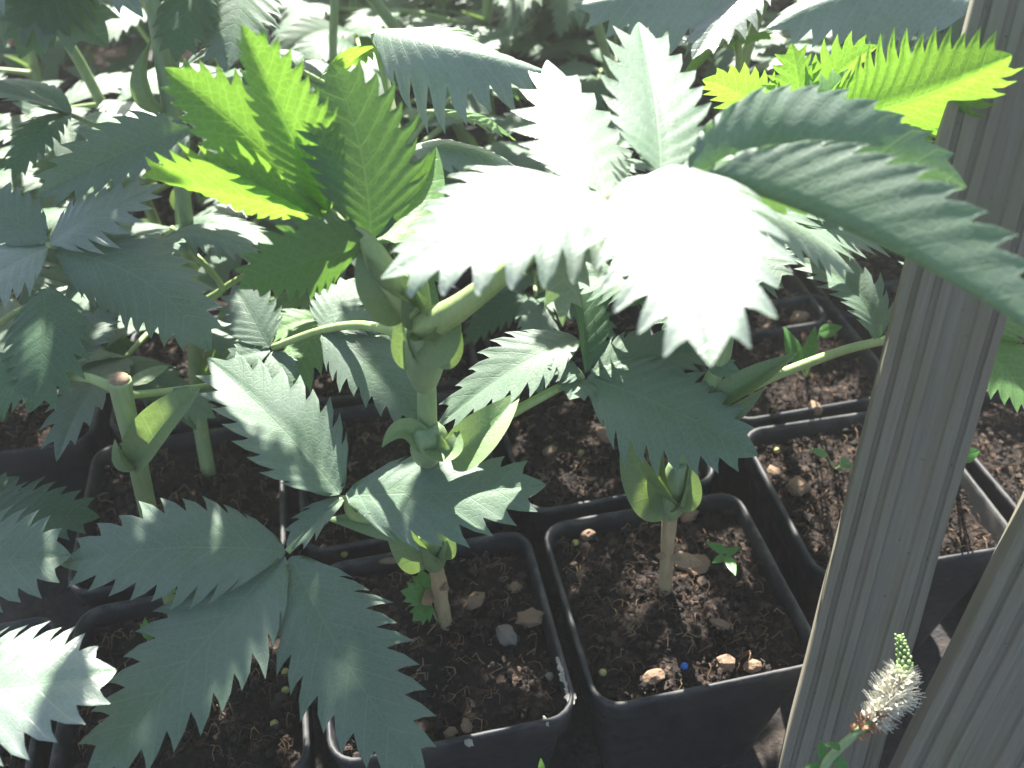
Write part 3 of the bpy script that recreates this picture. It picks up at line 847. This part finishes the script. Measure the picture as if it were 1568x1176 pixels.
lf = p.leaf([Vector((.120, .438, .19)), at(1130, 60, .41), at(1090, 75, .40)], [.0018, .0016, .0012])
p.let(lf, (1100, 72, .400), (1050, 108, .385), 90, (0, .9, .3), None, 'young', teeth=8)
p.let(lf, (1110, 70, .402), (1180, 60, .41), 90, (0, .6, .8), None, 'young', teeth=8)
p.let(lf, (1090, 75, .400), (1010, 60, .41), 90, (0, .1, 1), None, 'silver', teeth=8)

# --- leaves that reach in from plants outside the left edge
p = Plant('honey_bush', 'plant outside the left edge whose half sunlit leaf reaches into the bottom left corner', onz(-230, 1010, .079), group='potted grey-green plants with toothed leaflets')
edge_plant = p
p.stem([p.o, at(-240, 900, .35), at(-260, 760, .32), at(-270, 600, .30)], [.0032, .0032, .003, .002])
lf = p.leaf([(-250, 860, .34), (-190, 960, .30), (-150, 1060, .278)], [.0022, .0018, .0013])
p.let(lf, (-150, 1066, .277), (178, 1026, .268), 250, (-.05, -.12, 1), (20, 1052, .262), 'silver', fold=4, droop=.22, teeth=10)
p.let(lf, (-170, 1000, .290), (-20, 1260, .255), 150, (0, -.3, 1), None, 'leaf', teeth=10)
lf = p.leaf([(-255, 820, .335), (-180, 860, .318), (-110, 880, .302)], [.0022, .0018, .0013])
p.let(lf, (-120, 884, .303), (108, 850, .297), 190, (0, -.35, 1), (0, 860, .294), 'leaf', teeth=9)
lf = p.leaf([(-250, 780, .33), (-160, 800, .345), (-80, 805, .350)], [.0022, .0018, .0013])
p.let(lf, (-80, 805, .350), (152, 792, .345), 130, (0, -.35, 1), (40, 790, .343), 'deep', teeth=10)
p.let(lf, (-60, 800, .350), (30, 730, .360), 90, (0, -.35, 1), None, 'deep', teeth=8)

# ------------------------------------------------------------------ background plants
def pinnate(pl, origin, start, azim, elev, size, r, mats):
    """one compound leaf from a node; coordinates local to the plant"""
    d = Vector((math.cos(azim) * math.cos(elev), math.sin(azim) * math.cos(elev), math.sin(elev)))
    out = Vector((math.cos(azim), math.sin(azim), 0))
    side = Vector((-math.sin(azim), math.cos(azim), 0))
    Lp = size * r.uniform(.55, .8)
    j0 = start + d * Lp * .5
    j1 = start + d * Lp + Vector((0, 0, -.04 * Lp))
    j2 = j1 + (d * .8 + out * .3 + Vector((0, 0, -.15))).normalized() * size * .45
    me = tube_mesh([start, j0, j1, j2], [.0019, .0016, .0014, .0010], 'leaf', seg=6, sub=3, origin=origin)
    lf = link('leaf', me, MAT['petiole'], pl)
    def add(b, dirv, L, w):
        seedc[0] += 1
        tip = b + dirv.normalized() * L
        nh = Vector((r.uniform(-.2, .2), r.uniform(-.2, .2), 1))
        mid = (b + tip) / 2 + Vector((0, 0, 1)) * L * r.uniform(.03, .13)
        tip = tip + Vector((0, 0, -1)) * L * r.uniform(.0, .25)
        m = leaflet_mesh(b, tip, w, nh, mid, fold=r.uniform(0, 18), droop=r.uniform(.05, .35), teeth=r.choice((8, 9, 10)), seed=seedc[0], origin=origin,
                         twist=r.uniform(-25, 25))
        link('leaflet', m, MAT[r.choice(mats)], lf)
    for b, k in ((j1, 1.0), (j2, .95)):
        for sg in (1, -1):
            add(b, out * r.uniform(.45, .8) + side * sg * r.uniform(.7, 1.0) + Vector((0, 0, r.uniform(-.15, .25))), size * k * r.uniform(.75, 1.0), size * r.uniform(.34, .44))
    add(j2, out + Vector((0, 0, r.uniform(-.2, .2))), size * r.uniform(.9, 1.15), size * r.uniform(.38, .46))
    return lf
def make_plant(height, nleaf, size, seed, mats, leafmin=.3, low=()):
    r = random.Random(seed)
    root = empty('honey_bush')
    O = Vector((0, 0, 0))
    lean = Vector((r.uniform(-.12, .12), r.uniform(-.12, .12), 0))
    pts = [lean * (h * h * height) * 3 + Vector((r.uniform(-.002, .002), r.uniform(-.002, .002), h * height)) for h in (0, .25, .5, .75, 1)]
    link('stem', tube_mesh(pts, [.0030, .0031, .0029, .0026, .0014], 'stem', seg=8, sub=3), MAT['stem'], root)
    az = r.uniform(0, 6.28)
    for h in list(low) + [leafmin + (1 - leafmin) * (i + .5) / nleaf for i in range(nleaf)]:
        k = min(int(h * 4), 3); t = h * 4 - k
        st = pts[k].lerp(pts[k + 1], t)
        pinnate(root, O, st, az, R_(r.uniform(10, 30) + 38 * h ** 2), size * (1.1 - .45 * h), r, mats)
        seedc[0] += 1
        o = Vector((math.cos(az), math.sin(az), .9))
        m = leaflet_mesh(st, st + o.normalized() * .022, .014, Vector((-math.cos(az), -math.sin(az), .5)), None, fold=30, droop=-.2, teeth=0, shape='ovate', seed=seedc[0])
        m.name = 'stipule'
        link('stipule', m, MAT['stipule'], root)
        az += 2.4 + r.uniform(-.4, .4)
    return root
protos = [make_plant(.13, 6, .078, 11, ('leaf', 'leaf', 'deep')),
          make_plant(.17, 6, .082, 12, ('leaf', 'leaf', 'deep')),
          make_plant(.15, 6, .076, 13, ('leaf', 'leaf', 'young')),
          make_plant(.11, 5, .074, 14, ('leaf', 'deep')),
          make_plant(.19, 7, .086, 15, ('leaf', 'deep', 'leaf', 'young')),
          make_plant(.21, 7, .088, 16, ('leaf', 'leaf', 'deep'), .3),
          make_plant(.330, 5, .082, 21, ('leaf', 'leaf', 'silver'), .60, (.16, .24, .32)),
          make_plant(.345, 5, .082, 22, ('leaf', 'deep', 'leaf'), .62, (.18, .27)),
          make_plant(.430, 4, .080, 23, ('leaf', 'leaf', 'deep'), .74, (.13, .20, .27))]
ORD = ('first', 'second', 'third', 'fourth', 'fifth', 'sixth', 'seventh', 'eighth', 'ninth', 'tenth', 'eleventh', 'twelfth', 'thirteenth', 'fourteenth', 'fifteenth', 'sixteenth')
used = set()
SHADE_PLANTS = []
rb = random.Random(42)
taken = [(.041, .325), (.145, .378), (-.057, .308), (-.154, .291), (.161, .281), (.258, .298), (.243, .396)]
origin_row = Vector((.041, .325, 0)) + e2 * .099
for row in range(7):
    o0 = origin_row + e2 * (.099 * row) + e1 * rb.uniform(-.02, .02)
    idx = 0
    for c in range(-7, 9):
        q = o0 + e1 * (c * .0985)
        # keep what the camera can see
        v = Vector((q.x, q.y, .12)) - cC
        dz = v.dot(cF); px = v.dot(ix) / dz * FPX + 784; py = v.dot(iy) / dz * FPX + 588
        if px < -160 or px > 1728 or py < -330: continue
        lab = 'square black pot in the %s row behind the front pots, %s from the left' % (ORD[row + 1], ORD[idx])
        pot(q.x, q.y, lab, tilt=rb.uniform(-.05, .05))
        if row == 0 and c in (1, 2):
            idx += 1
            continue
        k = rb.choice(range(6)) if row else rb.choice((0, 3, 2))
        if row == 1: k = rb.choice((6, 7))
        if row == 2 and q.x < -.05: k = 8
        if k not in used:
            pr_ = protos[k]; used.add(k)
        else:
            pr_ = copy_tree(protos[k])
        pr_.location = (q.x + rb.uniform(-.012, .012), q.y + rb.uniform(-.012, .012), .079)
        pr_.rotation_euler = (rb.uniform(-.10, .10), rb.uniform(-.10, .10), rb.uniform(0, 6.28))
        s = rb.uniform(.85, 1.12)
        if row == 1: s = rb.choice((.80, .94, 1.0, 1.03)) if q.x < .06 else .82
        if row == 2 and k == 8: s = rb.uniform(.95, 1.05)
        pr_.scale = (s, s, s)
        if k > 5:
            SHADE_PLANTS.append(pr_)
        tag(pr_, 'toothed grey-green plant in the %s row of pots behind the front, %s from the left' % (ORD[row + 1], ORD[idx]), 'plant', 'background plants in the rows of pots')
        idx += 1
for k in range(len(protos)):
    if k not in used:
        def rm(o):
            for ch in list(o.children): rm(ch)
            bpy.data.objects.remove(o)
        rm(protos[k])

# tall plants added so their unseen crowns shade the front: turn, lean and size
POSE = {0: (3.685, 0.044, 0.031, 1.011), 1: (0.358, 0.132, 0.038, 0.917), 2: (4.324, -0.005, 0.086, 0.857), 3: (4.286, 0.105, 0.136, 1.022), 4: (4.045, -0.111, 0.088, 0.908),
        5: (1.328, -0.054, 0.089, 0.753), 6: (3.447, -0.049, 0.025, 0.971), 7: (5.658, -0.098, 0.104, 1.059), 8: (4.898, 0.029, -0.125, 0.911), 9: (3.722, -0.094, -0.074, 0.914), 10: (0.155, -0.060, 0.114, 0.952)}
for i_, pz in POSE.items():
    SHADE_PLANTS[i_].rotation_euler = (pz[1], pz[2], pz[0])
    SHADE_PLANTS[i_].scale = (pz[3],) * 3

# ------------------------------------------------------------------ ribbed wooden slats
def slat(b, t, width, thick, label, ext=(.0, .1), seed=0):
    """b, t: two points on the front face axis; the face looks at the camera side"""
    A = at(*b); B = at(*t)
    ax = (B - A).normalized()
    k0 = (A.z - 0.002) / ax.z
    A = A - ax * k0
    L = (B - A).length + ext[1]
    nf = Vector((-.42, -1, .25)); nf = (nf - ax * nf.dot(ax)).normalized()
    sx = nf.cross(ax) * -1
    sx = ax.cross(nf) * -1 if sx.x < 0 else sx
    # cross-section: x across, y depth (front face with ridges and channels)
    prof = [(-.5, -thick), (-.5, -.0010), (-.485, -.0002), (-.44, .0), (-.40, -.0001), (-.385, -.0016), (-.345, -.0017), (-.33, -.0002), (-.27, .0001), (-.21, -.0001),
            (-.195, -.0014), (-.15, -.0016), (-.13, -.0004), (-.05, -.0002), (-.02, -.0018), (.05, -.0026), (.14, -.0027), (.20, -.0019), (.225, -.0004), (.30, .0), (.345, -.0001), (.36, -.0014),
            (.40, -.0015), (.415, -.0002), (.47, -.0001), (.495, -.0006), (.5, -.0014), (.5, -thick)]
    n = 70
    vs_, fs = [], []
    m = len(prof)
    for i in range(n + 1):
        z = L * i / n
        for x, y in prof:
            w = width * x + .0005 * noise.noise(Vector((x * 3 + seed, z * 22, 1)))
            yy = y + .0004 * noise.noise(Vector((x * 9 + seed, z * 30, 5))) * (1 if y > -.01 else 0)
            vs_.append(Vector((w, -yy * (.85 if y > -.01 else 1), z)))
    for i in range(n):
        for j in range(m):
            fs.append((i * m + j, i * m + (j + 1) % m, (i + 1) * m + (j + 1) % m, (i + 1) * m + j))
    fs.append(tuple(range(m))); fs.append(tuple(reversed(range(n * m, (n + 1) * m))))
    me = mesh('wooden_slat', vs_, fs, False)
    bm = bmesh.new(); bm.from_mesh(me); bmesh.ops.recalc_face_normals(bm, faces=bm.faces); bm.to_mesh(me); bm.free()
    o = link('wooden_slat', me, MAT['wood'])
    rotm = Matrix((sx, -nf, ax)).transposed().to_4x4()
    o.matrix_world = Matrix.Translation(A) @ rotm
    tag(o, label, 'slat', 'ribbed wooden slats')
    return o
slat((1283, 1120, .325), (1497, 330, .272), .0318, .012, 'ribbed grey weathered wooden slat running from top right to the bottom, nearer the pots', seed=1)
slat((1478, 1176, .300), (1675, 800, .270), .0345, .012, 'ribbed grey weathered wooden slat cut by the bottom right corner, behind the white flower spike', seed=5)

# ------------------------------------------------------------------ soil details
def chunk(parent, px, py, z, sx, sy, sz, mat, name, seed, rz=0.0, sub=2, amp=.22):
    bm = bmesh.new()
    bmesh.ops.create_icosphere(bm, subdivisions=sub, radius=1)
    for v in bm.verts:
        q = 1 + amp * noise.noise(v.co * 1.6 + Vector((seed * 5.1, 0, 0))) * 2 + amp * .5 * noise.noise(v.co * 4 + Vector((seed * 3.3, 1, 0)))
        v.co = Vector((v.co.x * sx * q, v.co.y * sy * q, v.co.z * sz * q))
    me = bpy.data.meshes.new(name); bm.to_mesh(me); bm.free()
    if amp < .05:
        me.polygons.foreach_set('use_smooth', [True] * len(me.polygons))
    o = link(name, me, MAT[mat], parent)
    w = onz(px, py, z + (.0018 if z < .089 else 0))
    loc = w - parent.location
    loc.rotate(Matrix.Rotation(-parent.rotation_euler.z, 3, 'Z'))
    o.location = loc
    o.rotation_euler.z = rz
    return o
A_, B_, C_, D_, E_ = (POTS[k] for k in 'ABCDE')
chunk(A_, 775, 972, .086, .0036, .0052, .003, 'stone', 'stone', 1, .4)
chunk(A_, 812, 945, .086, .0054, .0042, .0022, 'bark', 'bark_chip', 2)
chunk(A_, 728, 920, .085, .0050, .0032, .0022, 'bark', 'bark_chip', 3, .5)
chunk(A_, 790, 900, .085, .0030, .0026, .0022, 'bark', 'bark_chip', 4)
chunk(A_, 590, 857, .087, .0050, .0018, .0014, 'bark', 'bark_chip', 5, -.4)
chunk(A_, 714, 1112, .085, .0020, .0032, .0018, 'bark', 'bark_chip', 6)
chunk(A_, 690, 1122, .085, .0026, .0020, .0016, 'bark', 'bark_chip', 7)
chunk(A_, 842, 1035, .085, .0017, .0015, .0014, 'stone', 'stone', 8)
chunk(B_, 1062, 862, .085, .0070, .0052, .0026, 'bark', 'bark_chip', 9, -.3)
chunk(B_, 1104, 955, .086, .0042, .0020, .0018, 'bark', 'bark_chip', 10, -.6)
chunk(B_, 1112, 1015, .085, .0040, .0034, .0024, 'bark', 'bark_chip', 11)
chunk(B_, 1152, 1020, .085, .0034, .0028, .0022, 'bark', 'bark_chip', 12)
chunk(B_, 1000, 1035, .085, .0044, .0030, .0020, 'bark', 'bark_chip', 13, .3)
chunk(B_, 900, 818, .085, .0036, .0024, .0018, 'bark', 'bark_chip', 14, .2)
chunk(B_, 1055, 790, .085, .0046, .0030, .0022, 'bark', 'bark_chip', 15, .5)
chunk(D_, 1222, 745, .086, .0052, .0048, .0036, 'bark', 'bark_chip', 16, .5)
chunk(D_, 1185, 722, .086, .0028, .0036, .002, 'bark', 'bark_chip', 17, .5)
chunk(C_, 842, 690, .086, .0040, .0026, .002, 'bark', 'bark_chip', 18, .5)
chunk(C_, 925, 665, .088, .0034, .0052, .003, 'bark', 'bark_chip', 19, .2)
chunk(E_, 1225, 485, .087, .0060, .0042, .003, 'bark', 'bark_chip', 20, .2)
chunk(E_, 1248, 625, .087, .0032, .0046, .003, 'bark', 'bark_chip', 21, .2)
for k, (pp, x, y) in enumerate(((B_, 881, 831), (B_, 923, 1030), (A_, 537, 840), (A_, 527, 848), (C_, 890, 693), (C_, 985, 725), (POTS['A2'], 420, 1108), (POTS['A2'], 437, 1057), (POTS['A2'], 437, 1029), (D_, 1190, 690))):
    chunk(pp, x, y, .0845, .0016, .0016, .0015, 'pellet', 'fertiliser_pellet', 30 + k, 0, 2, .02)
chunk(B_, 1048, 1020, .0855, .0015, .0015, .0013, 'blue', 'blue_grain', 50, 0, 2, .08)
# lime crust along the right rim of pot A
for k, (x, y) in enumerate(((857, 1012), (862, 1024), (866, 1036), (869, 1048), (873, 1060), (876, 1068), (838, 1104), (720, 1136))):
    chunk(A_, x - 2, y, .0903, .0008 + .0006 * (k % 3), .0022, .0007, 'crust', 'lime_crust', 60 + k, .2, 2, .3)

# ------------------------------------------------------------------ little weeds
def weed(name, label, leaves, base, mat='weed'):
    p = Plant(name, label, base, 'weed')
    for (b, t, w, th) in leaves:
        st = p.stem([p.o + Vector((0, 0, -.002)), at(*b)], [.0005, .0004], 'stem', 'stalk', sub=3, seg=6)
        p.let(st, b, t, w, (0, -.5, .85), None, mat, 'leaf_blade', teeth=th, shape='ovate', tooth=.28, fold=10)
    return p
weed('clover_seedling', 'small bright green lobed seedling beside the foot of the middle plant',
     [((655, 915, .357), (613, 905, .352), 40, 4), ((652, 908, .358), (645, 872, .36), 44, 4), ((658, 925, .356), (632, 952, .352), 40, 4)], onz(676, 962, .081))
weed('chickweed_seedling', 'tiny green seedling with narrow leaves in the right front pot',
     [((1112, 845, .362), (1080, 830, .364), 14, 0), ((1112, 848, .362), (1133, 838, .362), 12, 0), ((1110, 852, .362), (1090, 862, .358), 12, 0), ((1114, 852, .362), (1126, 882, .352), 16, 0)], onz(1112, 870, .081))
weed('grass_seedling', 'dark green weed tip at the foot of the two front pots',
     [((830, 1190, .325), (828, 1160, .32), 12, 0)], onz(830, 1200, .06), 'deep')
weed('sprout', 'little lime green sprout among the dark leaves at lower left',
     [((226, 978, .345), (222, 945, .345), 20, 3), ((226, 978, .345), (238, 958, .342), 14, 0)], onz(228, 990, .081))
weed('weed_tuft', 'low green weed leaves behind the pale stalk near the slat',
     [((1225, 560, .40), (1200, 500, .405), 26, 0), ((1235, 560, .40), (1248, 500, .40), 24, 0), ((1255, 510, .405), (1290, 500, .40), 22, 0)], onz(1235, 575, .08))
weed('weed_leaf_pair', 'pale green weed leaves in the pot behind the wooden slat',
     [((1265, 695, .37), (1240, 690, .365), 14, 0), ((1300, 705, .36), (1285, 715, .355), 20, 0)], onz(1280, 715, .081))
weed('bindweed_sprig', 'green weed leaves between the two wooden slats',
     [((1450, 720, .37), (1440, 780, .36), 30, 0), ((1470, 700, .37), (1500, 690, .37), 24, 0), ((1460, 700, .37), (1480, 640, .38), 30, 4)], onz(1465, 740, .081))

# ------------------------------------------------------------------ white flower spike
fp = [(1240, 1215, .262), (1268, 1165, .264), (1305, 1128, .266), (1345, 1095, .268), (1375, 1055, .269), (1386, 1015, .270), (1377, 972, .271)]
p = Plant('flower_spike', 'fluffy white flower spike with green bud tip in front of the slats at bottom right', at(*fp[0]), 'flower')
p.stem(fp, [.0013, .0013, .0012, .0011, .0010, .0009, .0004], 'stem')
for b, t, w in (((1262, 1172, .264), (1222, 1190, .26), 22), ((1262, 1172, .264), (1256, 1132, .268), 16), ((1275, 1160, .264), (1300, 1180, .262), 20), ((1290, 1145, .265), (1262, 1140, .26), 12)):
    p.let(None, b, t, w, (0, -.3, 1), None, 'weed', 'leaf_blade', teeth=0, shape='lance', fold=14)
P3 = [at(*q) for q in fp]
def spike_pt(t):
    f_ = t * (len(P3) - 1); k = min(int(f_), len(P3) - 2)
    return P3[k].lerp(P3[k + 1], f_ - k), (P3[k + 1] - P3[k]).normalized()
rf = random.Random(5)
def floret_mesh(kind):
    vs_, fs = [], []
    r = random.Random({'open': 1, 'bud': 2, 'old': 3}[kind])
    if kind == 'bud':
        V, Fc = ico()
        return mesh('bud', [Vector((v.x * .55, v.y * .55, v.z * .9 + .7)) for v in V], Fc)
    npt = 5
    for k in range(npt):                       # petals
        a = 6.283 * k / npt; c, s = math.cos(a), math.sin(a)
        b = len(vs_)
        for (rr, w, z) in ((.15, .12, .3), (.5, .30, 1.0), (.9, .24, 1.5), (1.15, .03, 1.6)):
            vs_ += [(c * rr - s * w, s * rr + c * w, z), (c * rr + s * w, s * rr - c * w, z)]
        for i in range(3):
            o = b + i * 2
            fs.append((o, o + 1, o + 3, o + 2))
    for k in range(6):                         # stamens
        a = 6.283 * k / 6 + r.random(); q = r.uniform(.3, 1.0); h = r.uniform(2.2, 3.4)
        c, s = math.cos(a) * q, math.sin(a) * q; w = .045
        b = len(vs_)
        vs_ += [(-w, 0, .3), (w, 0, .3), (0, w * 1.6, .3), (c - w, s, h), (c + w, s, h), (c, s + w * 1.6, h)]
        fs += [(b, b + 1, b + 4, b + 3), (b + 1, b + 2, b + 5, b + 4), (b + 2, b, b + 3, b + 5)]
    return mesh('floret', vs_, fs, False)
FM = {'open': floret_mesh('open'), 'bud': floret_mesh('bud'), 'old': floret_mesh('old')}
FM['open'].materials.append(MAT['petal']); FM['bud'].materials.append(MAT['bud']); FM['old'].materials.append(MAT['faded'])
def put_floret(kind, t, ang, size, name):
    c, T = spike_pt(t)
    a = T.orthogonal().normalized(); a.rotate(Matrix.Rotation(ang, 3, T))
    dirv = (a + T * (.5 if kind != 'bud' else .9)).normalized()
    o = link(name, FM[kind], None, p.root)
    o.matrix_basis = Matrix.LocRotScale(c - p.o + a * .0007, dirv.to_track_quat('Z', 'Y'), Vector((size,) * 3))
for i in range(70):
    t = .44 + .34 * (i / 70)
    put_floret('open', t + rf.uniform(-.01, .01), i * 2.4, rf.uniform(.0019, .0026) * (1.0 - .35 * abs(t - .60) / .16), 'floret')
for i in range(60):
    u = i / 60
    put_floret('bud', .70 + .30 * u, i * 2.4, .0020 * (1 - .70 * u), 'bud')
for i in range(16):
    put_floret('old', .34 + .20 * i / 16, i * 2.4, rf.uniform(.0010, .0016), 'faded_floret')

# ------------------------------------------------------------------ added misty volume, stands in for lens glare
m, nt, out = newmat('lens_glare_haze')
vol = N(nt, 'ShaderNodeVolumePrincipled')
vol.inputs['Color'].default_value = (.95, .97, .95, 1)
vol.inputs['Density'].default_value = 0.042
vol.inputs['Anisotropy'].default_value = 0.3
nt.links.new(vol.outputs[0], out.inputs['Volume'])
hz = link('glare_haze', mesh('glare_haze', [(x, y, z) for x in (-31, 31) for y in (-31, 31) for z in (-1, .66)],
          [(0, 1, 3, 2), (4, 6, 7, 5), (0, 4, 5, 1), (2, 3, 7, 6), (0, 2, 6, 4), (1, 5, 7, 3)], False), m)
tag(hz, 'added misty volume standing in for lens glare over the rows of plants', 'glare_haze', kind='stuff')
